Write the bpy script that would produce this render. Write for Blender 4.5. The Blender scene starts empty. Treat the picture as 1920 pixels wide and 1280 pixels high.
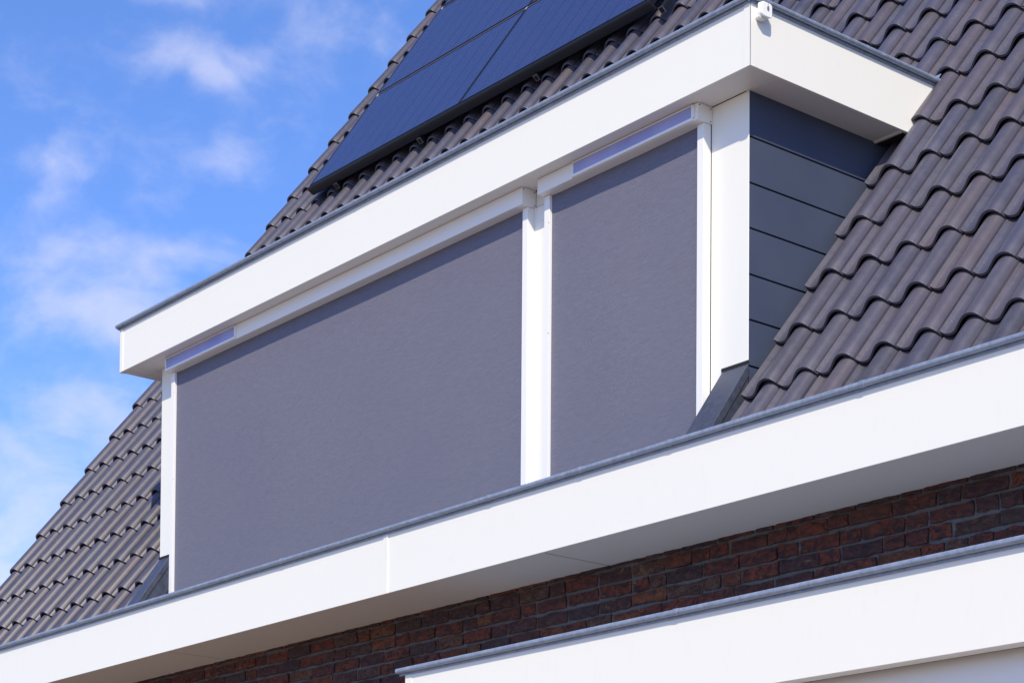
import bpy, bmesh, math, random
from mathutils import Vector, Matrix
random.seed(7)
scene = bpy.context.scene
COL = scene.collection

# ------------------------------------------------------------------ camera
SUN_DIR = Vector((1.09, -1.0, 1.20)).normalized()
CAM_POS = Vector((0.0, 0.0, 1.6))
CR = Vector((0.63428, 0.77305, 0.00736)); CU = Vector((0.0208, -0.02663, 0.99943))
CR.normalize(); CB = CR.cross(CU).normalized(); CU = CB.cross(CR).normalized()
LENS = 72.4; SHIFT = 0.59413
cam_d = bpy.data.cameras.new('camera'); cam = bpy.data.objects.new('camera', cam_d); COL.objects.link(cam)
cam_d.sensor_width = 36; cam_d.lens = LENS; cam_d.shift_y = SHIFT; cam_d.clip_end = 3000
cam.matrix_world = Matrix.Translation(CAM_POS) @ Matrix((CR, CU, CB)).transposed().to_4x4()
scene.camera = cam

def px(P):
    """position of a world point in the 1920 x 1280 frame (used only to choose which pieces become separate objects)"""
    d = Vector(P) - CAM_POS; w = -d.dot(CB); f = LENS / 36 * 1920
    return 960 + d.dot(CR) / w * f, 640 + SHIFT * 1920 - d.dot(CU) / w * f

# ------------------------------------------------------------------ light
sun_d = bpy.data.lights.new('sun', 'SUN'); sun = bpy.data.objects.new('sun', sun_d); COL.objects.link(sun)
sun_d.energy = 3.5; sun_d.angle = math.radians(0.5); sun_d.color = (1.0, 0.885, 0.66)
sun.rotation_euler = SUN_DIR.to_track_quat('Z', 'Y').to_euler(); sun.location = (3, -3, 12)
world = bpy.data.worlds.new('World'); scene.world = world; world.use_nodes = True
scene.view_settings.view_transform = 'Standard'; scene.view_settings.look = 'None'
scene.view_settings.exposure = 0.37; scene.view_settings.gamma = 1.0
scene.view_settings.use_curve_mapping = False

def build_world():
    nt = world.node_tree; N = nt.nodes; L = nt.links
    for n in list(N): N.remove(n)
    out = N.new('ShaderNodeOutputWorld'); bg = N.new('ShaderNodeBackground')
    sky = N.new('ShaderNodeTexSky'); sky.sky_type = 'NISHITA'; sky.sun_disc = False
    sky.sun_elevation = math.asin(SUN_DIR.z); sky.sun_rotation = math.radians(135)
    sky.altitude = 0; sky.air_density = 1.0; sky.dust_density = 0.6; sky.ozone_density = 2.5
    tc = N.new('ShaderNodeTexCoord')
    # soft drifting cloud: two octaves of warped noise on the sky direction
    mp = N.new('ShaderNodeMapping'); mp.inputs['Scale'].default_value = (1, 1, 1.35)
    L.new(tc.outputs['Generated'], mp.inputs['Vector'])
    warp = N.new('ShaderNodeTexNoise'); warp.inputs['Scale'].default_value = 6; warp.inputs['Detail'].default_value = 3
    L.new(mp.outputs[0], warp.inputs['Vector'])
    wsub = N.new('ShaderNodeVectorMath'); wsub.operation = 'MULTIPLY_ADD'
    wsub.inputs[1].default_value = (.11, .11, .11)
    L.new(warp.outputs['Color'], wsub.inputs[0]); L.new(mp.outputs[0], wsub.inputs[2])
    n1 = N.new('ShaderNodeTexNoise'); n1.inputs['Scale'].default_value = 30; n1.inputs['Detail'].default_value = 8
    n1.inputs['Roughness'].default_value = .56
    L.new(wsub.outputs[0], n1.inputs['Vector'])
    n2 = N.new('ShaderNodeTexNoise'); n2.inputs['Scale'].default_value = 5; n2.inputs['Detail'].default_value = 3
    L.new(mp.outputs[0], n2.inputs['Vector'])
    def M(op, a, b, c=None, clamp=False):
        m = N.new('ShaderNodeMath'); m.operation = op; m.use_clamp = clamp
        for i, v in enumerate((a, b, c)):
            if v is None: continue
            if isinstance(v, (int, float)): m.inputs[i].default_value = v
            else: L.new(v, m.inputs[i])
        return m.outputs[0]
    # the individual clouds of the day: direction, width, height, weight
    clouds = [((-.7860, .4520, .4225), .026, .012, .34), ((-.7760, .4690, .4180), .018, .010, .30),
              ((-.8246, .4212, .3777), .022, .013, .26), ((-.8330, .4140, .3660), .010, .007, .14),
              ((-.7875, .4783, .3887), .026, .016, .24), ((-.7800, .4840, .3830), .020, .010, .14),
              ((-.8289, .4481, .3349), .030, .026, .24), ((-.8400, .4408, .3165), .045, .016, .28),
              ((-.8750, .4243, .2557), .050, .030, .34), ((-.8073, .4798, .3437), .030, .010, .26),
              ((-.7464, .4988, .4405), .040, .022, .20), ((-.7801, .4460, .4430), .024, .007, .22),
              ((-.8531, .4402, .2801), .040, .014, .24), ((-.8870, .4180, .2050), .060, .030, .36),
              ((-.8160, .4560, .3700), .016, .007, .12), ((-.8370, .4150, .3350), .016, .012, .14)]
    nrm = N.new('ShaderNodeVectorMath'); nrm.operation = 'NORMALIZE'; L.new(tc.outputs['Generated'], nrm.inputs[0])
    # wobble the direction so the blobs lose their round outline
    wob = N.new('ShaderNodeTexNoise'); wob.inputs['Scale'].default_value = 28; wob.inputs['Detail'].default_value = 4
    L.new(nrm.outputs[0], wob.inputs['Vector'])
    ws = N.new('ShaderNodeVectorMath'); ws.operation = 'SUBTRACT'; ws.inputs[1].default_value = (.5, .5, .5)
    L.new(wob.outputs['Color'], ws.inputs[0])
    wa = N.new('ShaderNodeVectorMath'); wa.operation = 'MULTIPLY_ADD'; wa.inputs[1].default_value = (.022, .022, .022)
    L.new(ws.outputs[0], wa.inputs[0]); L.new(nrm.outputs[0], wa.inputs[2])
    acc = None
    for c, w, h, wt in clouds:
        c = Vector(c).normalized(); e1 = Vector((0, 0, 1)).cross(c).normalized(); e2 = c.cross(e1)
        s = N.new('ShaderNodeVectorMath'); s.operation = 'SUBTRACT'; s.inputs[1].default_value = c
        L.new(wa.outputs[0], s.inputs[0])
        def dot(v, k):
            d = N.new('ShaderNodeVectorMath'); d.operation = 'DOT_PRODUCT'; d.inputs[1].default_value = v * k
            L.new(s.outputs[0], d.inputs[0]); return d.outputs['Value']
        a = dot(e1, 1 / w); b = dot(e2, 1 / h); z = dot(c, 2.0)
        q = M('ADD', M('ADD', M('MULTIPLY', a, a), M('MULTIPLY', b, b)), M('MULTIPLY', z, z))
        g = M('MULTIPLY', M('POWER', 2.718, M('MULTIPLY', q, -1.2)), wt)
        acc = g if acc is None else M('ADD', acc, g)
    sep = N.new('ShaderNodeSeparateXYZ'); L.new(nrm.outputs[0], sep.inputs[0])
    low = M('MULTIPLY', M('SUBTRACT', .42, sep.outputs['Z'], None, True), .24)
    dens = M('ADD', M('ADD', M('MULTIPLY', n1.outputs['Fac'], .80), M('MULTIPLY', n2.outputs['Fac'], .25)), M('ADD', acc, low))
    mr = N.new('ShaderNodeMapRange'); mr.interpolation_type = 'SMOOTHSTEP'
    mr.inputs['From Min'].default_value = .53; mr.inputs['From Max'].default_value = 1.06
    mr.inputs['To Max'].default_value = .74
    L.new(dens, mr.inputs['Value'])
    tint = N.new('ShaderNodeMix'); tint.data_type = 'RGBA'; tint.blend_type = 'MULTIPLY'; tint.inputs['Factor'].default_value = 1
    tint.inputs['B'].default_value = (.60, .775, 1.16, 1)
    L.new(sky.outputs[0], tint.inputs['A'])
    mix = N.new('ShaderNodeMix'); mix.data_type = 'RGBA'
    lit = N.new('ShaderNodeVectorMath'); lit.operation = 'MULTIPLY_ADD'; lit.inputs[1].default_value = (.62, .38, .36)
    lit.inputs[2].default_value = (2.6, 2.85, 3.85); L.new(sky.outputs[0], lit.inputs[0]); L.new(lit.outputs[0], mix.inputs['B'])
    L.new(mr.outputs[0], mix.inputs['Factor']); L.new(tint.outputs['Result'], mix.inputs['A'])
    L.new(mix.outputs['Result'], bg.inputs['Color']); bg.inputs['Strength'].default_value = 0.148
    L.new(bg.outputs[0], out.inputs['Surface'])
build_world()

# ------------------------------------------------------------------ materials
def mat(name, color, rough=.5, metal=0.0, spec=.5):
    m = bpy.data.materials.new(name); m.use_nodes = True
    b = m.node_tree.nodes['Principled BSDF']
    b.inputs['Base Color'].default_value = (*color, 1); b.inputs['Roughness'].default_value = rough
    b.inputs['Metallic'].default_value = metal; b.inputs['Specular IOR Level'].default_value = spec
    return m
def nodes(m): return m.node_tree.nodes, m.node_tree.links, m.node_tree.nodes['Principled BSDF']
def noise(m, scale, detail=3, rough=.5, stretch=(1, 1, 1), coord='Object'):
    N, L, b = nodes(m)
    tc = N.new('ShaderNodeTexCoord'); mp = N.new('ShaderNodeMapping'); mp.inputs['Scale'].default_value = stretch
    n = N.new('ShaderNodeTexNoise'); n.inputs['Scale'].default_value = scale
    n.inputs['Detail'].default_value = detail; n.inputs['Roughness'].default_value = rough
    L.new(tc.outputs[coord], mp.inputs[0]); L.new(mp.outputs[0], n.inputs['Vector'])
    return n
def ramp(m, src, stops):
    N, L, b = nodes(m); r = N.new('ShaderNodeValToRGB')
    el = r.color_ramp.elements
    while len(el) < len(stops): el.new(.5)
    for e, (p, c) in zip(el, stops): e.position = p; e.color = (*c, 1)
    L.new(src, r.inputs[0]); return r.outputs[0]
def bump(m, src, strength=.2, dist=.002, prev=None):
    N, L, b = nodes(m); bm_ = N.new('ShaderNodeBump'); bm_.inputs['Strength'].default_value = strength
    bm_.inputs['Distance'].default_value = dist; L.new(src, bm_.inputs['Height'])
    if prev: L.new(prev, bm_.inputs['Normal'])
    L.new(bm_.outputs[0], b.inputs['Normal']); return bm_.outputs[0]
def mixc(m, a, b_, fac, mode='MIX'):
    N, L, b = nodes(m); x = N.new('ShaderNodeMix'); x.data_type = 'RGBA'; x.blend_type = mode
    for k, v in (('A', a), ('B', b_), ('Factor', fac)):
        s = x.inputs[k]
        if isinstance(v, tuple): s.default_value = (*v, 1)
        elif isinstance(v, (int, float)): s.default_value = v
        else: L.new(v, s)
    return x.outputs['Result']

def white_panel(name, col, dirt=(.55, .52, .46)):
    m = mat(name, col, .38, 0, .4); N, L, b = nodes(m)
    n = noise(m, 1.4, 5, .6); n2 = noise(m, 30, 3, .6, (1, 1, .25), 'Object')
    f = ramp(m, n.outputs['Fac'], [(.35, (0, 0, 0)), (.8, (.10, .10, .10))])
    c = mixc(m, col, tuple(x * .94 for x in col), f)
    f2 = ramp(m, n2.outputs['Fac'], [(.60, (0, 0, 0)), (.85, (.12, .12, .12))])
    c = mixc(m, c, dirt, f2)
    L.new(c, b.inputs['Base Color'])
    n3 = noise(m, 900, 2); bump(m, n3.outputs['Fac'], .05, .0004)
    return m
M_WHITE = white_panel('white_trim_board', (.80, .79, .735))
M_SOFFIT = white_panel('white_soffit_board', (.76, .745, .72))
M_ALU = mat('white_powder_coat', (.81, .80, .785), .33, 0, .45)
M_PLASTIC = mat('white_plastic', (.82, .82, .80), .35)
M_BLACKDOT = mat('black_screw', (.01, .01, .012), .4, .6)
M_GAP = mat('dark_joint', (.012, .012, .014), .9)
M_LENS = mat('grey_lens', (.18, .18, .24), .1)

def zinc(name, c1, c2, rough):
    m = mat(name, c1, rough, .35, .5); N, L, b = nodes(m)
    n = noise(m, 38, 6, .68); n2 = noise(m, 230, 3, .7)
    c = ramp(m, n.outputs['Fac'], [(.36, c1), (.66, c2)])
    f = ramp(m, n2.outputs['Fac'], [(.60, (0, 0, 0)), (.74, (.55, .55, .55))])
    c = mixc(m, c, (.40, .42, .46), f)
    L.new(c, b.inputs['Base Color'])
    r = ramp(m, n.outputs['Fac'], [(.3, (rough - .1,) * 3), (.7, (rough + .15,) * 3)]); L.new(r, b.inputs['Roughness'])
    bump(m, n2.outputs['Fac'], .25, .0008)
    return m
M_ZINC = zinc('weathered_zinc', (.22, .27, .37), (.33, .385, .49), .42)
M_FLASH = zinc('dark_zinc_flashing', (.060, .070, .105), (.085, .098, .14), .42)

def tile_mat():
    m = mat('dark_glazed_clay', (.12, .105, .12), .4, 0, .62); N, L, b = nodes(m)
    oi = N.new('ShaderNodeObjectInfo'); gi = N.new('ShaderNodeNewGeometry')
    ad = N.new('ShaderNodeMath'); ad.operation = 'ADD'; L.new(oi.outputs['Random'], ad.inputs[0]); L.new(gi.outputs['Random Per Island'], ad.inputs[1])
    fr = N.new('ShaderNodeMath'); fr.operation = 'FRACT'; L.new(ad.outputs[0], fr.inputs[0])
    c = ramp(m, fr.outputs[0], [(0, (.048, .048, .074)), (.3, (.072, .064, .084)), (.55, (.055, .056, .086)), (.8, (.084, .068, .078)), (.92, (.046, .046, .064)), (1, (.066, .061, .080))])
    n = noise(m, 14, 5, .6, (1, .35, 1), 'Generated'); 
    n = noise(m, 9, 5, .6)
    f = ramp(m, n.outputs['Fac'], [(.35, (0, 0, 0)), (.72, (.5, .5, .5))])
    c = mixc(m, c, (.098, .090, .126), f)
    sp = noise(m, 130, 3, .7); g = ramp(m, sp.outputs['Fac'], [(.63, (0, 0, 0)), (.74, (.5, .5, .5))])
    c = mixc(m, c, (.30, .27, .25), g)
    L.new(c, b.inputs['Base Color'])
    r = ramp(m, n.outputs['Fac'], [(.3, (.34, .34, .34)), (.75, (.46, .46, .46))]); L.new(r, b.inputs['Roughness'])
    s2 = noise(m, 420, 3, .6); bump(m, s2.outputs['Fac'], .16, .0006)
    return m
M_TILE = tile_mat()

def clad_mat():
    m = mat('anthracite_cladding', (.052, .066, .098), .5, 0, .22); N, L, b = nodes(m)
    n = noise(m, 220, 4, .6, (1, 1, 1)); n2 = noise(m, 3, 4, .6)
    c = ramp(m, n2.outputs['Fac'], [(.3, (.052, .067, .112)), (.7, (.062, .077, .124))])
    L.new(c, b.inputs['Base Color']); bump(m, n.outputs['Fac'], .12, .0006)
    return m
M_CLAD = clad_mat()

def fabric_mat():
    m = mat('grey_screen_cloth', (.15, .145, .21), .7, 0, .10); N, L, b = nodes(m)
    n = noise(m, 16, 6, .75, (1, 1, 11)); n2 = noise(m, 260, 2, .5, (1, 1, 1.3)); n3 = noise(m, 1.1, 3, .5)
    c = ramp(m, n.outputs['Fac'], [(.32, (.112, .116, .162)), (.68, (.154, .158, .212))])
    f = ramp(m, n2.outputs['Fac'], [(.35, (0, 0, 0)), (.68, (.5, .5, .5))])
    c = mixc(m, c, (.225, .225, .28), f)
    c = mixc(m, c, (.95, .95, 1.0), ramp(m, n3.outputs['Fac'], [(.35, (0, 0, 0)), (.7, (1, 1, 1))]), 'MULTIPLY')
    L.new(c, b.inputs['Base Color'])
    nw = bump(m, n2.outputs['Fac'], .5, .0008); bump(m, n.outputs['Fac'], .25, .0012, nw)
    b.inputs['Sheen Weight'].default_value = 0.0
    return m
M_FABRIC = fabric_mat()

def strip_mat():
    m = mat('painted_sky_glass_strip', (.30, .33, .66), .22, 0, .6); N, L, b = nodes(m)  # sky reflection painted in as a diffuse lavender base colour
    n = noise(m, 5, 4, .6); L.new(ramp(m, n.outputs['Fac'], [(.3, (.27, .30, .62)), (.7, (.36, .38, .68))]), b.inputs['Base Color'])
    return m
M_STRIP = strip_mat()

def pv_mat():
    m = mat('blue_black_cell_glass', (.012, .018, .06), .16, 0, .5); N, L, b = nodes(m)
    tc = N.new('ShaderNodeTexCoord'); sp = N.new('ShaderNodeSeparateXYZ'); L.new(tc.outputs['Object'], sp.inputs[0])
    def grid(axis, period, width):
        d = N.new('ShaderNodeMath'); d.operation = 'DIVIDE'; d.inputs[1].default_value = period; L.new(sp.outputs[axis], d.inputs[0])
        f = N.new('ShaderNodeMath'); f.operation = 'FRACT'; L.new(d.outputs[0], f.inputs[0])
        l = N.new('ShaderNodeMath'); l.operation = 'LESS_THAN'; l.inputs[1].default_value = width; L.new(f.outputs[0], l.inputs[0]); return l.outputs[0]
    bus = grid('X', .0303, .10); cell = grid('X', .182, .014); cell2 = grid('Y', .182, .014)
    n = noise(m, 2.2, 4, .55)
    c = ramp(m, n.outputs['Fac'], [(.3, (.015, .021, .085)), (.7, (.021, .029, .108))])
    c = mixc(m, c, (.10, .12, .24), bus)
    c = mixc(m, c, (.010, .014, .05), cell); c = mixc(m, c, (.010, .014, .05), cell2)
    dust = noise(m, 300, 3, .7); g = ramp(m, dust.outputs['Fac'], [(.62, (0, 0, 0)), (.8, (.22, .22, .22))])
    c = mixc(m, c, (.16, .16, .22), g)
    L.new(c, b.inputs['Base Color'])
    L.new(ramp(m, n.outputs['Fac'], [(.3, (.14, .14, .14)), (.7, (.26, .26, .26))]), b.inputs['Roughness'])
    return m
M_PV = pv_mat()
M_PVFRAME = mat('black_anodised_frame', (.012, .014, .024), .38, .3)
def frame_grit(m):
    N, L, b = nodes(m); n = noise(m, 260, 3, .7)
    L.new(mixc(m, (.012, .014, .022), (.09, .09, .11), ramp(m, n.outputs['Fac'], [(.58, (0, 0, 0)), (.8, (.6, .6, .6))])), b.inputs['Base Color'])
frame_grit(M_PVFRAME)
M_RAIL = mat('grey_aluminium', (.17, .15, .16), .5, .4)
M_CLAMP = mat('bright_aluminium', (.55, .55, .56), .35, .6)

def brick_mat():
    m = mat('handmade_brick', (.12, .05, .04), .85, 0, .25); N, L, b = nodes(m)
    oi = N.new('ShaderNodeObjectInfo'); gi = N.new('ShaderNodeNewGeometry')
    ad = N.new('ShaderNodeMath'); ad.operation = 'ADD'; L.new(oi.outputs['Random'], ad.inputs[0]); L.new(gi.outputs['Random Per Island'], ad.inputs[1])
    fr = N.new('ShaderNodeMath'); fr.operation = 'FRACT'; L.new(ad.outputs[0], fr.inputs[0])
    base = ramp(m, fr.outputs[0], [(0, (.185, .048, .030)), (.18, (.14, .046, .036)), (.34, (.075, .045, .052)), (.48, (.215, .058, .034)), (.62, (.13, .042, .034)), (.74, (.065, .048, .055)), (.84, (.16, .085, .055)), (.93, (.22, .075, .035)), (1, (.13, .05, .04))])
    dark = ramp(m, fr.outputs[0], [(0, (.05, .028, .03)), (.5, (.035, .024, .03)), (1, (.075, .035, .03))])
    # every brick gets its own stretch of the grain
    tc = N.new('ShaderNodeTexCoord'); off = N.new('ShaderNodeVectorMath'); off.operation = 'MULTIPLY_ADD'
    cmb = N.new('ShaderNodeCombineXYZ'); L.new(fr.outputs[0], cmb.inputs[0]); L.new(fr.outputs[0], cmb.inputs[2])
    off.inputs[1].default_value = (37, 0, 53); L.new(cmb.outputs[0], off.inputs[0]); L.new(tc.outputs['Object'], off.inputs[2])
    def nz(scale, det, st):
        mp = N.new('ShaderNodeMapping'); mp.inputs['Scale'].default_value = st; L.new(off.outputs[0], mp.inputs[0])
        n = N.new('ShaderNodeTexNoise'); n.inputs['Scale'].default_value = scale; n.inputs['Detail'].default_value = det
        n.inputs['Roughness'].default_value = .65; n.inputs['Distortion'].default_value = .8; L.new(mp.outputs[0], n.inputs[0]); return n.outputs['Fac']
    a = nz(26, 6, (1, 1, 1.7)); c_ = nz(75, 6, (1, 1, 1.6)); sl = nz(14, 3, (1, 1, 1))
    c = mixc(m, base, dark, ramp(m, a, [(.40, (0, 0, 0)), (.60, (1, 1, 1))]))
    c = mixc(m, c, (.30, .20, .15), ramp(m, c_, [(.60, (0, 0, 0)), (.72, (.42, .42, .42))]))
    c = mixc(m, c, (.34, .24, .18), ramp(m, sl, [(.66, (0, 0, 0)), (.74, (.6, .6, .6))]))
    L.new(c, b.inputs['Base Color'])
    nw = bump(m, c_, 1.0, .006); bump(m, a, 1.0, .014, nw)
    return m
M_BRICK = brick_mat()
def mortar_mat():
    m = mat('grey_mortar', (.12, .125, .135), .95, 0, .2); N, L, b = nodes(m)
    n = noise(m, 60, 6, .7); n2 = noise(m, 4, 3, .5)
    c = ramp(m, n.outputs['Fac'], [(.3, (.085, .09, .10)), (.7, (.165, .17, .185))])
    c = mixc(m, c, (.10, .085, .07), ramp(m, n2.outputs['Fac'], [(.45, (0, 0, 0)), (.65, (.5, .5, .5))]))
    L.new(c, b.inputs['Base Color']); bump(m, n.outputs['Fac'], .7, .004); return m
M_MORTAR = mortar_mat()
M_DARK = mat('roof_underlay', (.015, .015, .018), .9)
def ground_mat():
    m = mat('paving_and_grass', (.2, .18, .15), .9); N, L, b = nodes(m)
    n = noise(m, .35, 5, .6); n2 = noise(m, 8, 4, .6)
    c = ramp(m, n.outputs['Fac'], [(.40, (.37, .28, .205)), (.62, (.32, .25, .18))])
    c = mixc(m, c, (.26, .22, .18), ramp(m, n2.outputs['Fac'], [(.4, (0, 0, 0)), (.8, (.6, .6, .6))]))
    L.new(c, b.inputs['Base Color']); return m
M_GROUND = ground_mat()

# ------------------------------------------------------------------ mesh helpers
class MB:
    def __init__(s): s.v = []; s.f = []
    def add(s, vs, fs):
        o = len(s.v); s.v += [tuple(v) for v in vs]; s.f += [tuple(i + o for i in f) for f in fs]; return s
    def box(s, x0, x1, y0, y1, z0, z1):
        return s.add([(x0, y0, z0), (x1, y0, z0), (x1, y1, z0), (x0, y1, z0), (x0, y0, z1), (x1, y0, z1), (x1, y1, z1), (x0, y1, z1)],
                     [(0, 3, 2, 1), (4, 5, 6, 7), (0, 1, 5, 4), (1, 2, 6, 5), (2, 3, 7, 6), (3, 0, 4, 7)])
    def prism(s, poly, p0, p1, u, v):
        """closed outline poly of (a, b) along axes u, v, drawn from p0 to p1"""
        p0, p1, u, v = map(Vector, (p0, p1, u, v)); n = len(poly)
        vs = [p0 + u * a + v * b for a, b in poly] + [p1 + u * a + v * b for a, b in poly]
        fs = [tuple(range(n))[::-1], tuple(range(n, 2 * n))] + [(i, (i + 1) % n, n + (i + 1) % n, n + i) for i in range(n)]
        return s.add(vs, fs)
    def tube(s, p0, p1, r, n=14, caps=True, squash=1.0):
        p0, p1 = Vector(p0), Vector(p1); d = (p1 - p0).normalized()
        u = d.cross(Vector((0, 0, 1))); u = u.normalized() if u.length > .01 else Vector((1, 0, 0)); v = u.cross(d)
        return s.prism([(r * math.cos(2 * math.pi * i / n), r * squash * math.sin(2 * math.pi * i / n)) for i in range(n)], p0, p1, u, v)
    def mesh(s, name, m, smooth=False):
        me = bpy.data.meshes.new(name); me.from_pydata(s.v, [], s.f); me.materials.append(m)
        b = bmesh.new(); b.from_mesh(me); bmesh.ops.recalc_face_normals(b, faces=b.faces); b.to_mesh(me); b.free()
        if smooth:
            for p in me.polygons: p.use_smooth = True
            me.set_sharp_from_angle(angle=math.radians(40))
        return me
    def build(s, name, m, parent=None, bevel=0, smooth=False):
        return link(name, s.mesh(name, m, smooth), parent, bevel)
def link(name, me, parent=None, bevel=0):
    o = bpy.data.objects.new(name, me); COL.objects.link(o)
    if parent is not None: o.parent = parent
    if bevel:
        b = o.modifiers.new('bevel', 'BEVEL'); b.width = bevel; b.segments = 2; b.limit_method = 'ANGLE'; b.angle_limit = math.radians(40)
        for p in o.data.polygons: p.use_smooth = True
        b.harden_normals = True
    return o
def empty(name, parent=None, loc=(0, 0, 0)):
    o = bpy.data.objects.new(name, None); COL.objects.link(o); o.location = loc; o.empty_display_size = .2
    if parent is not None: o.parent = parent
    return o
def tag(o, label=None, cat=None, group=None, kind=None):
    for k, v in (('label', label), ('category', cat), ('group', group), ('kind', kind)):
        if v: o[k] = v
    return o

# ------------------------------------------------------------------ measured places (metres)
D_ = 6.0; W_ = 6.1646; XR = -5.8206; XL = -11.116; ZB = 5.5073; ZT = 5.7736; XP = -5.9856; XPL = -10.893
HW = 6.0408; E_ = 5.628; ZE = 3.8908; ZEB = 3.5975
SL = 1.42561; KK = math.sqrt(1 + SL * SL); RY, RZ = 6.10475, 4.17052
TW, TS, TX0 = .2072, .3329, -5.938
SV = Vector((0, 1 / KK, SL / KK)); NV = Vector((0, -SL / KK, 1 / KK))       # up the slope, out of the roof
def RF(x, s, h): return Vector((x, RY, RZ)) + SV * s + NV * h
ROOF_ROT = Matrix((Vector((1, 0, 0)), SV, NV)).transposed().to_4x4()

# ------------------------------------------------------------------ ground
g = MB().add([(-600, -600, 0), (600, -600, 0), (600, 900, 0), (-600, 900, 0)], [(0, 1, 2, 3)]).build('ground', M_GROUND); tag(g, kind='structure')

# ------------------------------------------------------------------ house
house = empty('brick_house', loc=(-8, 6, 0)); house.matrix_world = Matrix.Translation((-8, 6, 0))
OFF = Vector((-8, 6, 0))
def hp(o):      # keep world coordinates for a child of the house
    o.parent = house; o.matrix_parent_inverse = Matrix.Translation(-OFF); return o
tag(house, 'modern brick house with a dark tiled roof and a white dormer, filling the picture', 'house')

XG = -13.56; XE = -2.6
wall = hp(MB().box(XG + .12, XE, HW + .009, HW + .3, 0, 3.85).box(XG + .12, XG + .4, HW + .3, 14.6, 0, 3.85).build('wall', M_MORTAR))
RY1 = RF(0, 8.35, 0)
gable = hp(MB().prism([(0, 3.86), (RY1.y - HW - .3, RY1.z - .3), (2 * (RY1.y - HW) - .6, 3.86)], (XG + .12, HW + .3, 0), (XG + .4, HW + .3, 0), (0, 1, 0), (0, 0, 1)).build('gable_wall', M_MORTAR))

def brick_variant(length, height, seed):
    r = random.Random(seed); nx = 5 if length > .15 else 3; nz = 2
    vs = []; fs = []
    for j in range(nz + 1):
        for i in range(nx + 1):
            x = length * i / nx - length / 2; z = height * j / nz - height / 2
            edge = (i in (0, nx)) or (j in (0, nz))
            y = -.005 + r.uniform(-.0045, .005) + (.0055 if edge else 0)
            if i in (0, nx): x += r.uniform(-.005, .004)
            if j in (0, nz): z += r.uniform(-.0045, .0035)
            vs.append((x, y, z))
    n = (nx + 1) * (nz + 1)
    ring = [i for i in range(nx + 1)] + [nx + (nx + 1) * j for j in range(1, nz + 1)] + [n - 1 - i for i in range(1, nx + 1)] + [(nx + 1) * j for j in range(nz - 1, 0, -1)]
    for j in range(nz):
        for i in range(nx):
            a = j * (nx + 1) + i; fs.append((a, a + 1, a + nx + 2, a + nx + 1))
    base = len(vs)
    for q in ring: x, y, z = vs[q]; vs.append((x, .016, z))
    m_ = len(ring)
    for q in range(m_): fs.append((ring[q], base + q, base + (q + 1) % m_, ring[(q + 1) % m_]))
    return vs, fs
variants = {}
for kind, ln in (('s', .205), ('h', .098), ('q', .150)):
    variants[kind] = [brick_variant(ln, .0515, hash_) for hash_ in range(10, 22)]
vmesh = {}
for kind, lst in variants.items():
    vmesh[kind] = []
    for vs, fs in lst: vmesh[kind].append(MB().add(vs, fs).mesh('brick', M_BRICK, True))
rb = random.Random(3)
bricks = []
z = 3.5465; course = 0
while z > .05:
    x = -13.42 + rb.uniform(0, .1)
    while x < XE - .1:
        kind = rb.choices('shq', (.58, .36, .06))[0]; ln = {'s': .205, 'h': .098, 'q': .15}[kind]
        cx = x + ln / 2; u, v = px((cx, HW, z))
        visible = -30 < u < 1960 and v < 1310 and not (u > 740 and v > 1300 - .211 * (u - 745) + 0)
        bricks.append((visible, (cx * cx + HW * HW), kind, cx, z + rb.uniform(-.0015, .0015), rb.randrange(12), rb.uniform(-.006, .004), rb.uniform(-.014, .014)))
        x += ln + .0115
    z -= .0645; course += 1
    if course == 1 and False: break
# one course above, half hidden by the soffit
x = -13.42
while x < XE - .1:
    kind = rb.choices('sh', (.6, .4))[0]; ln = {'s': .205, 'h': .098}[kind]
    bricks.append((True, x * x + HW * HW + 2, kind, x + ln / 2, 3.611, rb.randrange(12), 0, 0)); x += ln + .0115
vis = sorted([b for b in bricks if b[0]], key=lambda b: b[1]); sel = vis[:298]; rest = vis[298:] + [b for b in bricks if not b[0]]
for b in sel:
    o = bpy.data.objects.new('brick', vmesh[b[2]][b[5]]); COL.objects.link(o); o.parent = wall
    o.location = (b[3], HW + b[6], b[4]); o.rotation_euler = (0, b[7], 0)
far = MB()
for b in rest:
    vs, fs = variants[b[2]][b[5]]; far.add([(p[0] + b[3], p[1] + HW + b[6], p[2] + b[4]) for p in vs], fs)
fo = far.build('brick_courses', M_BRICK, wall); tag(fo, kind='stuff')

# ---- roof
DECK = [(0, 0), (8.35, 0), (8.35, -.04), (0, -.04)]
roof = hp(MB().prism(DECK, RF(XG + .08, -.28, -.05), RF(XPL + .02, -.28, -.05), SV, NV).prism(DECK, RF(XP - .02, -.28, -.05), RF(XE, -.28, -.05), SV, NV)
          .prism([(2.10, 0), (8.35, 0), (8.35, -.04), (2.10, -.04)], RF(XPL + .02, -.28, -.05), RF(XP - .02, -.28, -.05), SV, NV).build('roof', M_DARK))
rr = RF(0, 8.38, 0)
back = hp(MB().prism([(0, 0), (9.2, 0), (9.2, -.05), (0, -.05)], (XG + .03, rr.y, rr.z), (XE, rr.y, rr.z), Vector((0, SV.y, -SV.z)), Vector((0, -NV.y, NV.z))).build('rear_roof_slope', M_TILE))

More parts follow.
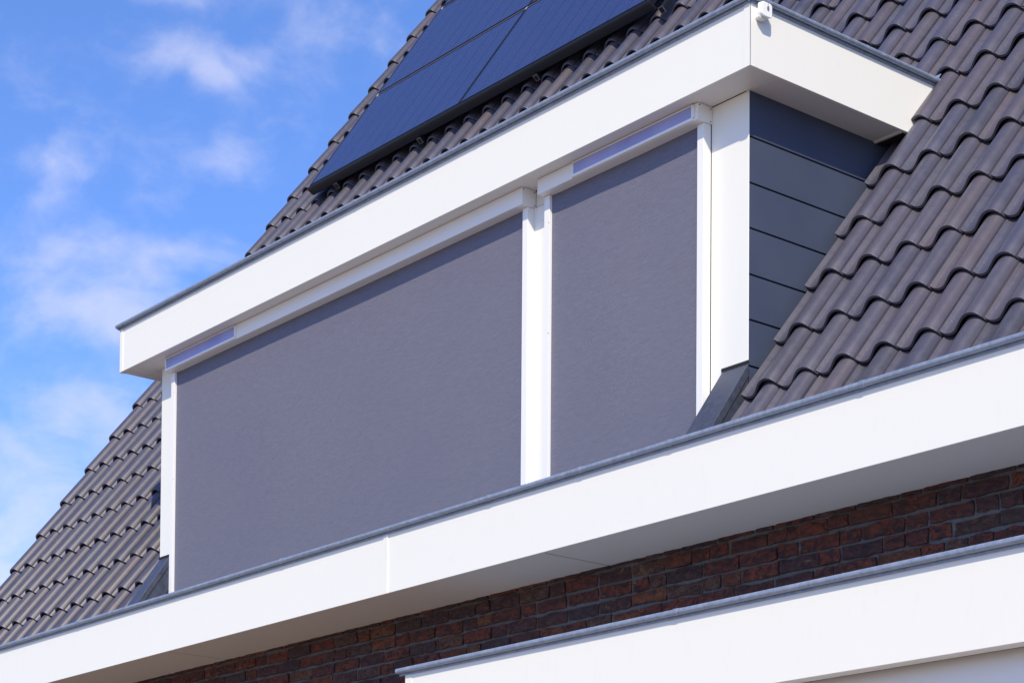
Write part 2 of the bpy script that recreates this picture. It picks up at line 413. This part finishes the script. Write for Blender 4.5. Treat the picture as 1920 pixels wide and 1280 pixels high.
PROF = [(-.034, .006), (-.032, .028), (-.026, .0305), (-.016, .0285), (.005, .0215), (.035, .0155), (.07, .0118), (.11, .0100), (.15, .0095), (.19, .0103),
        (.23, .0128), (.27, .0172), (.31, .0232), (.36, .0312), (.41, .0395), (.46, .0478), (.52, .0565), (.58, .0635), (.64, .0680), (.70, .0700), (.76, .0693),
        (.81, .0660), (.855, .0600), (.89, .0515), (.912, .0425), (.924, .0370), (.932, .0378), (.942, .0375), (.946, .0235), (.985, .020)]
THICK = .0140
def tile_geo(prof=PROF, length=TS + .05):
    n = len(prof); rows = []
    def row(s, dh, under=False):
        return [(u * TW, s, h - .0270 * s / TS - dh) for u, h in prof]
    rows.append(row(.075, THICK)); rows.append(row(.003, THICK)); rows.append(row(.000, THICK - .002)); rows.append(row(.000, .0022)); rows.append(row(.0012, .0008)); rows.append(row(.007, 0)); rows.append(row(length, 0))
    vs = [p for r in rows for p in r]; fs = []
    for j in range(len(rows) - 1):
        for i in range(n - 1):
            a = j * n + i; fs.append((a, a + 1, a + n + 1, a + n))
    return vs, fs
TV, TF = tile_geo()
def mk_tile(vs, fs, name='roof_tile'):
    me = bpy.data.meshes.new(name); me.from_pydata(vs, [], fs); me.materials.append(M_TILE)
    for p in me.polygons: p.use_smooth = True
    me.set_sharp_from_angle(angle=math.radians(28)); return me
TILE = mk_tile(TV, TF)
# verge tile: round shoulder at its outer edge and a flange down the gable
VPROF = [(.30, -.100), (.302, .012), (.33, .031), (.38, .044), (.45, .055), (.54, .0635), (.63, .0685), (.70, .0700), (.76, .0693),
        (.81, .0660), (.855, .0600), (.89, .0515), (.912, .0425), (.924, .0370), (.932, .0378), (.942, .0375), (.946, .0235), (.985, .020)]
VV, VF = tile_geo(VPROF)
VTILE = mk_tile(VV, VF, 'verge_tile')
tiles = []; rt = random.Random(5)
for k in range(-1, 25):
    for n in range(-37, 12):
        x = TX0 + n * TW; s = k * TS
        inside = -24 <= n <= -1
        if inside and k <= 5: continue
        c = RF(x + .4 * TW, s + .15, .03); u, v = px(c)
        onframe = -40 < u < 1960 and -60 < v < 1260
        hidden = False
        if inside or n < -24:                       # behind the dormer box
            if inside and k < 11: hidden = True
            if n < -24:
                if -11.1 < 0 and u > 320 and v > 600: hidden = True
                if k > 7 and v > 640 - .5186 * (u - 220) + 20 and u > 240: hidden = True
        if -12.5 < x < -9.2 and k >= 14: hidden = True
        if n >= 0 and u < 1700 and k >= 7: hidden = False
        tiles.append((onframe and not hidden, c.x ** 2 + c.y ** 2 + (c.z - 1.6) ** 2, n, k, x + rt.uniform(-.0018, .0018), s + rt.uniform(-.0035, .0035), rt.uniform(-.0010, .0030), rt.uniform(-.006, .006), rt.uniform(-.006, .006)))
vis = sorted([t for t in tiles if t[0]], key=lambda t: t[1]); sel = vis[:298]; rest = vis[298:] + [t for t in tiles if not t[0]]
print('visible tiles', len(vis), 'visible bricks', len([b for b in bricks if b[0]]))
far = MB()
def tile_matrix(t):
    return Matrix.Translation(RF(t[4], t[5], t[6])) @ ROOF_ROT @ Matrix.Rotation(t[7], 4, 'Z') @ Matrix.Rotation(t[8], 4, 'Y')
for t in sel:
    o = bpy.data.objects.new('roof_tile', VTILE if t[2] == -37 else TILE); COL.objects.link(o); o.parent = roof
    o.matrix_world = tile_matrix(t)
for t in rest:
    M = tile_matrix(t); vs, fs = (VV, VF) if t[2] == -37 else (TV, TF); far.add([M @ Vector(p) for p in vs], fs)
me = bpy.data.meshes.new('roof_tile_courses'); me.from_pydata(far.v, [], far.f); me.materials.append(M_TILE)
for p in me.polygons: p.use_smooth = True
me.set_sharp_from_angle(angle=math.radians(28))
fo = link('roof_tile_courses', me, roof); tag(fo, kind='stuff')
# barge board under the verge tiles
hp(MB().prism([(-.3, -.02), (8.3, -.02), (8.3, -.2), (-.3, -.2)], RF(XG + .085, 0, 0), RF(XG + .12, 0, 0), SV, NV).build('barge_board', M_WHITE))

# ---- eaves gutter box
ev = hp(empty('eaves'))
def bead(name, parent, x0, x1, y, z, r, back, fy, joints=()):
    """zinc edge: round bead, dark drip leg behind it and a flange over the board; runs along x"""
    b = MB().tube((x0, y, z), (x1, y, z), r, 16)
    b.prism([(0, -.003), (back, -.001), (back, .002), (0, .003)], (x0 + .003, y, z), (x1, y, z), (0, 1, 0), (0, 0, 1))
    b.box(x0 + .003, x1, y + r * .9, y + r * .9 + .003, z - r - .009, z)
    for j in joints: b.tube((j, y, z), (j + .022, y, z), r + .0020, 16)
    return b.build(name, M_ZINC, parent, smooth=True)
FE = E_ + .014
XJ = -7.835
MB().box(XG - .15, XJ - .002, FE, FE + .018, ZEB - .004, ZE - .002).build('fascia_board', M_WHITE, ev, .0015)
MB().box(XJ + .002, XE, FE, FE + .018, ZEB - .004, ZE - .002).build('fascia_board', M_WHITE, ev, .0015)
MB().box(XJ - .020, XJ + .016, FE - .004, FE + .001, ZEB - .0055, ZE - .003).box(XJ + .007, XJ + .016, FE - .006, FE - .004, ZEB - .0055, ZE - .003).build('joint_strip', M_WHITE, ev, .001)
def soff(name, x0, x1, par, y0=FE + .019, y1=HW + .008, z=ZEB): return MB().box(x0, x1, y0, y1, z, z + .012).build(name, M_SOFFIT, par, .0012)
for a, b_ in ((XG - .14, -9.909), (-9.900, -6.719), (-6.710, XE)): soff('soffit_board', a, b_, ev)
MB().box(-9.909, -9.900, FE + .019, HW + .008, ZEB + .0015, ZEB + .0125).box(-6.719, -6.710, FE + .019, HW + .008, ZEB + .0015, ZEB + .0125).box(XG - .14, XE, FE + .019, HW + .2, ZEB + .0125, ZEB + .03).build('soffit_backing', M_GAP, ev)
bead('zinc_trim', ev, XG - .16, XE, E_ - .003, ZE + .001, .0118, .05, FE, (-12.3, -10.9, -8.72, -7.05, -6.44, -5.9, -4.9))
gt = MB(); gt.box(FE + .02, 0, 0, 0, 0, 0) if False else None
gt.box(XG - .14, XE, FE + .0185, FE + .021, 3.70, ZE - .004); gt.box(XG - .14, XE, FE + .021, 5.955, 3.70, 3.703); gt.box(XG - .14, XE, 5.955, 5.958, 3.70, ZE + .02)
gt.build('gutter_lining', M_ZINC, ev)
MB().box(XG - .148, XG - .14, FE + .02, 5.99, ZEB, ZE - .005).build('end_board', M_WHITE, ev)

# ---- bay under the eaves
bay = hp(empty('bay_window'))
BF = 5.412; BZ0, BZT = 2.815, 3.130; BX = -7.357
MB().box(BX, XE, BF, BF + .07, BZ0, BZT).build('fascia_board', M_WHITE, bay, .0015)
MB().box(BX - .002, BX + .043, BF - .003, BF, BZ0 - .001, BZT - .003).box(BX - .003, BX, BF - .003, BF + .04, BZ0 - .001, BZT - .003).build('corner_trim', M_WHITE, bay, .001)
MB().box(BX, BX + .02, BF + .07, HW - .012, BZ0, BZT).build('side_board', M_WHITE, bay)
bead('zinc_trim', bay, BX - .045, XE, BF - .017, 3.1425, .0122, .05, BF, (-5.62,))
MB().add([], []).tube((BX - .05, BF - .017, 3.1425), (BX - .0445, BF - .017, 3.1425), .008, 14).build('zinc_end_cap', M_ZINC, bay, smooth=True)
MB().box(BX - .01, XE, BF + .02, HW - .014, BZT + .004, BZT + .012).build('flat_roof', M_ZINC, bay)
MB().box(BX + .02, XE, BF + .0705, BF + .118, BZ0 + .012, BZ0 + .016).build('shadow_gap', M_GAP, bay)
MB().box(BX + .05, XE, BF + .115, BF + .16, 2.35, BZ0 + .010).build('head_panel', M_ALU, bay, .002)
MB().box(BX + .05, XE, BF + .125, BF + .15, .02, 2.348).build('window_pane', mat('dark_window_glass', (.02, .025, .03), .06), bay)
MB().box(BX + .05, BX + .12, BF + .11, BF + .17, .01, 2.346).box(-5.3, -5.22, BF + .11, BF + .17, .01, 2.346).build('window_frame', M_ALU, bay)

# ------------------------------------------------------------------ dormer (part of the house)
dm = hp(MB().box(XPL + .03, XP - .03, W_ + .012, W_ + .8, 3.90, ZB + .02).prism([(W_ + .8, 4.9), (7.25, ZB + .02), (W_ + .8, ZB + .02)], (XPL + .03, 0, 0), (XP - .03, 0, 0), (0, 1, 0), (0, 0, 1)).build('dormer', M_GAP))
# fascia boards
yR1t, yR1b = 7.186, 6.994
MB().box(XL + .02, XR - .02, D_, D_ + .018, ZB - .003, ZT).build('fascia_board', M_WHITE, dm, .0015)
MB().prism([(D_ + .0, ZB - .003), (yR1b, ZB - .003), (yR1t, ZT - .03), (yR1t + .004, ZT), (D_ + .0, ZT)], (XR - .018, 0, 0), (XR, 0, 0), (0, 1, 0), (0, 0, 1)).build('side_fascia_board', M_WHITE, dm, .0015)
MB().prism([(D_ + .0, ZB - .003), (yR1b, ZB - .003), (yR1t, ZT), (D_ + .0, ZT)], (XL, 0, 0), (XL + .018, 0, 0), (0, 1, 0), (0, 0, 1)).build('side_fascia_board', M_WHITE, dm, .0015)
for cx, sg in ((XR, 1), (XL, -1)):
    c = MB(); c.box(min(cx + .003 * sg, cx - .036 * sg), max(cx + .003 * sg, cx - .036 * sg), D_ - .003, D_, ZB - .0045, ZT - .002)
    c.box(min(cx, cx + .003 * sg), max(cx, cx + .003 * sg), D_ - .003, D_ + .036, ZB - .0045, ZT - .002); c.build('corner_trim', M_WHITE, dm, .0008)
# soffit
MB().box(XL + .06, XR - .0185, D_ + .0185, W_ - .002, ZB, ZB + .012).build('soffit_board', M_SOFFIT, dm, .001)
MB().box(XP - .02, XR - .0185, W_ + .002, 6.955, ZB, ZB + .012).build('soffit_board', M_SOFFIT, dm, .001)
MB().box(XL + .06, XPL + .02, W_ + .002, 6.90, ZB, ZB + .012).build('soffit_board', M_SOFFIT, dm, .001)
MB().box(XL + .0185, XL + .058, D_ + .0185, 6.93, ZB - .001, ZB + .012).build('soffit_edge', M_SOFFIT, dm, .001)
MB().box(XP - .02, XR - .018, 6.957, 6.972, ZB - .006, ZB + .03).build('soffit_end_trim', M_ALU, dm, .001)
MB().box(XL + .018, XR - .018, D_ + .018, 7.0, ZB + .014, ZB + .02).build('soffit_backing', M_GAP, dm)
# zinc roof edge
bz = ZT + .0095
b = MB(); by = D_ - .017; bx = XR + .017; bl = XL - .017
b.tube((bl, by, bz), (bx, by, bz), .0115, 16); b.tube((bx, by, bz), (bx, 7.235, bz), .0115, 16); b.tube((bl, by, bz), (bl, 7.2, bz), .0115, 16)
b.box(bl + .01, bx - .01, by + .010, by + .013, bz - .021, bz); b.box(bx - .013, bx - .010, by, 7.2, bz - .021, bz); b.box(bl + .01, bl + .013, by, 7.2, bz - .021, bz)
for j in (-10.2, -8.62, -7.62): b.tube((j, by, bz), (j + .022, by, bz), .0127, 16)
b.build('zinc_trim', M_ZINC, dm, smooth=True)
MB().prism([(by, bz - .002), (7.17, bz - .002), (7.2, bz + .04), (7.17, bz + .004), (by, bz + .004)], (bl, 0, 0), (bx, 0, 0), (0, 1, 0), (0, 0, 1)).build('flat_roof', M_ZINC, dm)
MB().box(XL + .018, XR - .018, D_ + .02, 7.1, ZB + .03, ZT - .002).build('roof_core', M_GAP, dm)
# black filler between fascia end and tiles
MB().prism([(6.975, ZB - .004), (7.02, ZB - .004), (7.17, ZT - .04), (6.975, ZT - .04)], (XP - .02, 0, 0), (XR - .02, 0, 0), (0, 1, 0), (0, 0, 1)).build('foam_seal', M_DARK, dm)
# corner posts
PB = 4.348
MB().box(-6.208, XP, W_, W_ + .003, 4.05, ZB - .002).box(-6.208, XP - .032, W_ + .003, W_ + .03, 4.05, ZB - .002).build('corner_post', M_WHITE, dm, .002)
MB().box(XPL, -10.69, W_, W_ + .03, 4.05, ZB - .002).build('corner_post', M_WHITE, dm, .002)
MB().box(-7.386, -7.258, W_ - .004, W_ + .02, 3.95, 5.424).build('centre_post', M_WHITE, dm, .0015)
MB().box(-7.40, -7.25, W_ + .002, W_ + .02, 5.4285, ZB - .002).build('head_board', M_WHITE, dm, .0015)
MB().box(-7.36, -7.283, W_ - .0055, W_ - .0045, 5.352, 5.4225).build('cover_plate', M_ALU, dm)
# cladding boards, side wall; top edges recessed so the joints read
zj = [ZB + .012, 5.3115, 5.1151, 4.9225, 4.7263, 4.5340, 4.338, 4.142]
for a, c in zip(zj[:-1], zj[1:]):
    def yroof(z): return RY + (z - RZ) / SL + .055
    z1 = a - .0035; z0 = c + .0035
    MB().prism([(W_ + .0035, z0), (yroof(z0), z0), (yroof(z1), z1), (W_ + .0035, z1)], (XP - .028, 0, 0), (XP - .001, 0, 0), (0, 1, 0), (0, 0, 1)).build('cladding_board', M_CLAD, dm, .0022)
    MB().prism([(W_ + .0035, z0), (yroof(z0), z0), (yroof(z1), z1), (W_ + .0035, z1)], (XPL + .001, 0, 0), (XPL + .028, 0, 0), (0, 1, 0), (0, 0, 1)).build('cladding_board', M_CLAD, dm, .0022)
# sloping zinc kerbs in front of the dormer cheeks
def kerb(x0, x1):
    s1 = (W_ - .001 - RY + .053 * SL / KK) * KK
    k = MB(); top = .053
    p0 = -.42
    y1 = W_ - .001
    # outline in (y, z): along the slope, cut plumb at the post
    a0 = RF(0, p0, top); b0 = RF(0, p0, -.06); z_top = a0.z + (y1 - a0.y) * SL; z_bot = b0.z + (y1 - b0.y) * SL
    k.prism([(a0.y, a0.z), (y1, z_top), (y1, z_bot), (b0.y, b0.z)], (x0, 0, 0), (x1, 0, 0), (0, 1, 0), (0, 0, 1))
    o = k.build('zinc_kerb', M_FLASH, dm, .002)
    # folded lip along the top end and the seam down the side
    q = MB().prism([(0, 0), (.004, .003), (.004, .014), (0, .014)], (x0 - .003, y1 - .004, z_top - .002), (x1 + .003, y1 - .004, z_top - .002), (0, 1, 0), (0, 0, 1))
    q.prism([(a0.y, a0.z - .052), (y1, z_top - .052), (y1, z_top - .058), (a0.y, a0.z - .058)], (x1, 0, 0), (x1 + .002, 0, 0), (0, 1, 0), (0, 0, 1))
    q.build('kerb_seam', M_GAP, dm)
kerb(-6.137, XP + .004); kerb(XPL - .002, -10.772)
# lead apron peeping out left of the dormer wall
MB().prism([(0, .012), (.30, .012), (.30, .030), (0, .030)], RF(-10.99, .62, .028), RF(XPL, .62, .028), SV, NV).build('lead_flashing', M_FLASH, dm, .003)
MB().box(-10.70, -6.19, 5.96, W_ + .01, 3.90, 3.93).build('sill', M_ZINC, dm)

# ------------------------------------------------------------------ roller screens
def screen(x0, x1, cz0, label, strip, left_post):
    """x0..x1 outer width of the box"""
    root = empty('roller_screen', loc=((x0 + x1) / 2, W_, cz0)); org = Vector(root.location)
    def P(o): o.parent = root; o.matrix_parent_inverse = Matrix.Translation(-org); return o
    cy0 = 6.0795; top = 5.5055
    cs = P(MB().box(x0 + .003, x1 - .003, cy0, W_ - .002, cz0, top).build('cassette', M_ALU, bevel=.0025))
    for xa, xb in ((x0, x0 + .003), (x1 - .003, x1)):
        e = MB().box(xa, xb, cy0 - .0005, W_ - .001, cz0 - .0005, top).build('end_cap', M_ALU, cs, .0008); 
        sgn = 1 if xb == x1 else -1; xx = xb if sgn > 0 else xa
        for yy, zz in ((cy0 + .008, top - .009), (W_ - .010, top - .010), (W_ - .010, cz0 + .009)):
            MB().tube((xx, yy, zz), (xx + .0012 * sgn, yy, zz), .0027, 8).build('screw', M_BLACKDOT, cs)
    ry0 = 6.118
    for xa, xb in ((x0 + .005, x0 + .044), (x1 - .044, x1 - .005)):
        # guide rail: a channel open towards the cloth
        inner = xb if xa < (x0 + x1) / 2 else xa; outer = xa if inner == xb else xb; sg = 1 if inner > outer else -1
        pr = [(0, 0), (abs(xb - xa), 0), (abs(xb - xa), .016), (abs(xb - xa) - .008, .016), (abs(xb - xa) - .008, .024), (abs(xb - xa), .024), (abs(xb - xa), .044), (0, .044)]
        gr = P(MB().prism([(a, c) for a, c in pr], (outer, ry0, 3.935), (outer, ry0, cz0 - .001), (sg, 0, 0), (0, 1, 0)).build('guide_rail', M_ALU, bevel=.0012))
        if xa < (x0 + x1) / 2:
            for zz in (5.30, 4.78):
                MB().tube((xb - .004, ry0 - .0008, zz), (xb - .004, ry0 + .002, zz), .0026, 8).build('screw', M_BLACKDOT, gr)
    fx0, fx1 = x0 + .038, x1 - .038
    nx, nz = 150, 24; vs = []; fs = []
    for j in range(nz + 1):
        for i in range(nx + 1):
            a = i / nx; c = j / nz
            w = -.0045 * math.exp(-a * (x1 - x0) / .035) - .0045 * math.exp(-(1 - a) * (x1 - x0) / .035) + .0012 * math.sin(a * 9.3 + 2.1 * c) * math.sin(math.pi * a) + .0010 * math.sin(c * 7 + a * 3) * math.sin(math.pi * a)
            vs.append((fx0 + (fx1 - fx0) * a, 6.138 + w, 3.965 + (cz0 + .01 - 3.965) * c))
    for j in range(nz):
        for i in range(nx):
            q = j * (nx + 1) + i; fs.append((q, q + 1, q + nx + 2, q + nx + 1))
    n0 = len(vs); vs2 = vs + [(x_, y_ + .0012, z_) for x_, y_, z_ in vs]; fs2 = fs + [tuple(i + n0 for i in f)[::-1] for f in fs]
    P(MB().add(vs2, fs2).build('screen_cloth', M_FABRIC, smooth=True))
    P(MB().box(fx0 + .006, fx1 - .006, 6.128, 6.148, 3.94, 3.967).build('bottom_bar', M_ALU, bevel=.002))
    sx0, sx1 = strip; sz0, sz1 = cz0 + .002, 5.503
    fr = MB(); fw = .010; fy = cy0 - .0075
    fr.box(sx0 - fw, sx1 + fw, fy, cy0 - .0002, sz0 - .0, sz0 + .013); fr.box(sx0 - fw, sx1 + fw, fy, cy0 - .0002, sz1 - .006, sz1)
    fr.box(sx0 - fw, sx0, fy, cy0 - .0002, sz0 + .013, sz1 - .006); fr.box(sx1, sx1 + fw * 1.6, fy, cy0 - .0002, sz0 + .013, sz1 - .006)
    sf = P(fr.build('strip_frame', M_ALU, bevel=.001))
    MB().box(sx0, sx1, fy + .004, cy0 - .0003, sz0 + .013, sz1 - .006).build('glass_strip', M_STRIP, sf)
    tag(root, label, 'roller screen', 'grey roller screens over the dormer windows')
    return root
screen(-10.706, -7.378, 5.4235, 'wide grey cloth roller screen with white box, left of the white centre post', (-10.690, -9.925), True)
screen(-7.268, -6.204, 5.4315, 'narrow grey cloth roller screen with white box, right of the white centre post', (-7.008, -6.240), False)

# ------------------------------------------------------------------ sensor on the fascia corner
sroot = empty('motion_sensor', loc=(XR, 6.04, 5.73)); so = Vector(sroot.location)
def SP(o): o.parent = sroot; o.matrix_parent_inverse = Matrix.Translation(-so); return o
def rounded(w, h, r, n=5):
    pts = []
    for cx, cy, a0 in ((w - r, h - r, 0), (-w + r, h - r, 90), (-w + r, -h + r, 180), (w - r, -h + r, 270)):
        for i in range(n + 1):
            a = math.radians(a0 + 90 * i / n); pts.append((cx + r * math.cos(a), cy + r * math.sin(a)))
    return pts
SP(MB().prism(rounded(.030, .030, .014), (XR + .020, 6.050, 5.737), (XR + .046, 6.052, 5.733), (0, 1, 0), (0, 0, 1)).build('housing', M_PLASTIC, bevel=.003, smooth=True))
SP(MB().prism(rounded(.022, .024, .012), (XR + .0005, 6.045, 5.722), (XR + .030, 6.045, 5.722), (0, 1, 0), (0, 0, 1)).build('bracket', M_PLASTIC, bevel=.002, smooth=True))
ln = SP(MB().prism([(.0065 * math.cos(t / 12 * math.tau), .011 * math.sin(t / 12 * math.tau)) for t in range(12)], (XR + .0462, 6.056, 5.739), (XR + .0475, 6.056, 5.739), (0, 1, 0), (0, 0, 1)).build('lens', M_LENS, smooth=True))
SP(MB().tube((XR + .046, 6.056, 5.757), (XR + .0472, 6.056, 5.757), .0018, 8).build('indicator_light', M_LENS))
tag(sroot, 'small white motion sensor mounted high on the dormer fascia beside its front corner', 'sensor')

# ------------------------------------------------------------------ solar panels
def panel(x0, x1, s0, s1, label):
    h1 = .165; h0 = .113; root = empty('solar_panel'); base = RF((x0 + x1) / 2, s0, h0)
    root.matrix_world = Matrix.Translation(base) @ ROOF_ROT
    w = (x1 - x0) / 2; L_ = s1 - s0; t = h1 - h0; e = .011
    fr = MB(); fr.prism([(0, 0), (0, t), (e * .7, t + .001), (e, t - .0005), (e, 0)], (-w, 0, 0), (w, 0, 0), (0, 1, 0), (0, 0, 1))
    fr.prism([(L_ - e, 0), (L_ - e, t), (L_, t), (L_, 0)], (-w, 0, 0), (w, 0, 0), (0, 1, 0), (0, 0, 1))
    fr.box(-w, -w + e, e, L_ - e, 0, t); fr.box(w - e, w, e, L_ - e, 0, t)
    f = fr.build('frame', M_PVFRAME, root, .0012)
    MB().box(-w + e, w - e, e, L_ - e, t - .010, t - .0022).build('cell_glass', M_PV, root)
    MB().box(-w + e, w - e, e, L_ - e, t - .014, t - .0105).build('back_sheet', M_GAP, root)
    tag(root, label, 'solar panel', 'black framed solar panels on the tiled roof')
    return root
XS = [(-12.797, -10.984), (-10.972, -9.080)]
SS = [(4.358, 5.406), (5.438, 6.478), (6.511, 7.55)]
LB = [['blue black solar panel at the lower left corner of the group', 'blue black solar panel at the lower right of the array, over the bare tile row'],
      ['blue black solar panel in the second row, along the left roof edge', 'blue black solar panel in the second row, cut off by the top of the picture'],
      ['sliver of a solar panel in the top row beside the left roof edge', None]]
for r, (s0, s1) in enumerate(SS):
    for c, (x0, x1) in enumerate(XS):
        if LB[r][c]: panel(x0, x1, s0, s1, LB[r][c])
# cross rails in the gaps between the panel rows, thick skirt profile under the lowest row
for s, lab in ((5.422, 'grey brown cross rail in the gap between the first and second panel rows'), (6.4945, 'grey brown cross rail in the gap above the second panel row')):
    o = MB().prism([(-.0155, .125), (.0155, .125), (.0155, .159), (-.0155, .159)], RF(-12.797, s, 0), RF(-9.08, s, 0), SV, NV).build('cross_rail', M_RAIL); tag(o, lab, 'rail', 'rails under the solar panels')
sk = MB().prism([(0, .097), (.012, .089), (.020, .089), (.020, .155), (.008, .166), (0, .159), (-.006, .147)], RF(-12.815, 4.336, 0), RF(-9.07, 4.336, 0), SV, NV).build('edge_skirt', M_PVFRAME, None, .002)
tag(sk, 'long black skirt profile along the bottom edge of the solar panels', 'skirt')
for i, (x, lab) in enumerate(((-12.50, 'rail end poking out at the far lower left corner of the solar panels'), (-11.47, 'second rail end from the left below the solar panels'),
                              (-10.20, 'third rail end from the left below the solar panels'), (-9.01, 'rail end at the right corner of the solar panels, nearest the viewer'))):
    root = empty('mounting_rail'); root.matrix_world = Matrix.Translation(RF(x, 4.318, .078)) @ ROOF_ROT
    MB().box(-.019, .019, 0, 3.2, -.018, .020).build('rail_body', M_PVFRAME, root, .003)
    c = MB(); c.box(-.020, .020, -.004, -.0005, -.019, -.015); c.box(-.020, .020, -.004, -.0005, .019, .023); c.box(.016, .020, -.004, -.0005, -.015, .019); c.box(-.020, -.016, -.004, -.0005, -.015, .019)
    c.build('end_rim', M_RAIL, root)
    tag(root, lab, 'rail', 'mounting rails under the solar panels')
for x, s, lab in ((-12.767, 5.400, 'bright clamp at the left edge between the first and second panel rows'), (-12.767, 6.472, 'bright clamp at the left edge above the second panel row'), (-10.978, 5.400, 'bright clamp where four solar panels meet')):
    o = MB().prism([(-.016, .153), (.012, .153), (.012, .168), (-.016, .168)], RF(x - .008, s, 0), RF(x + .008, s, 0), SV, NV).build('panel_clamp', M_CLAMP, None, .002); tag(o, lab, 'clamp', 'clamps between the solar panels')
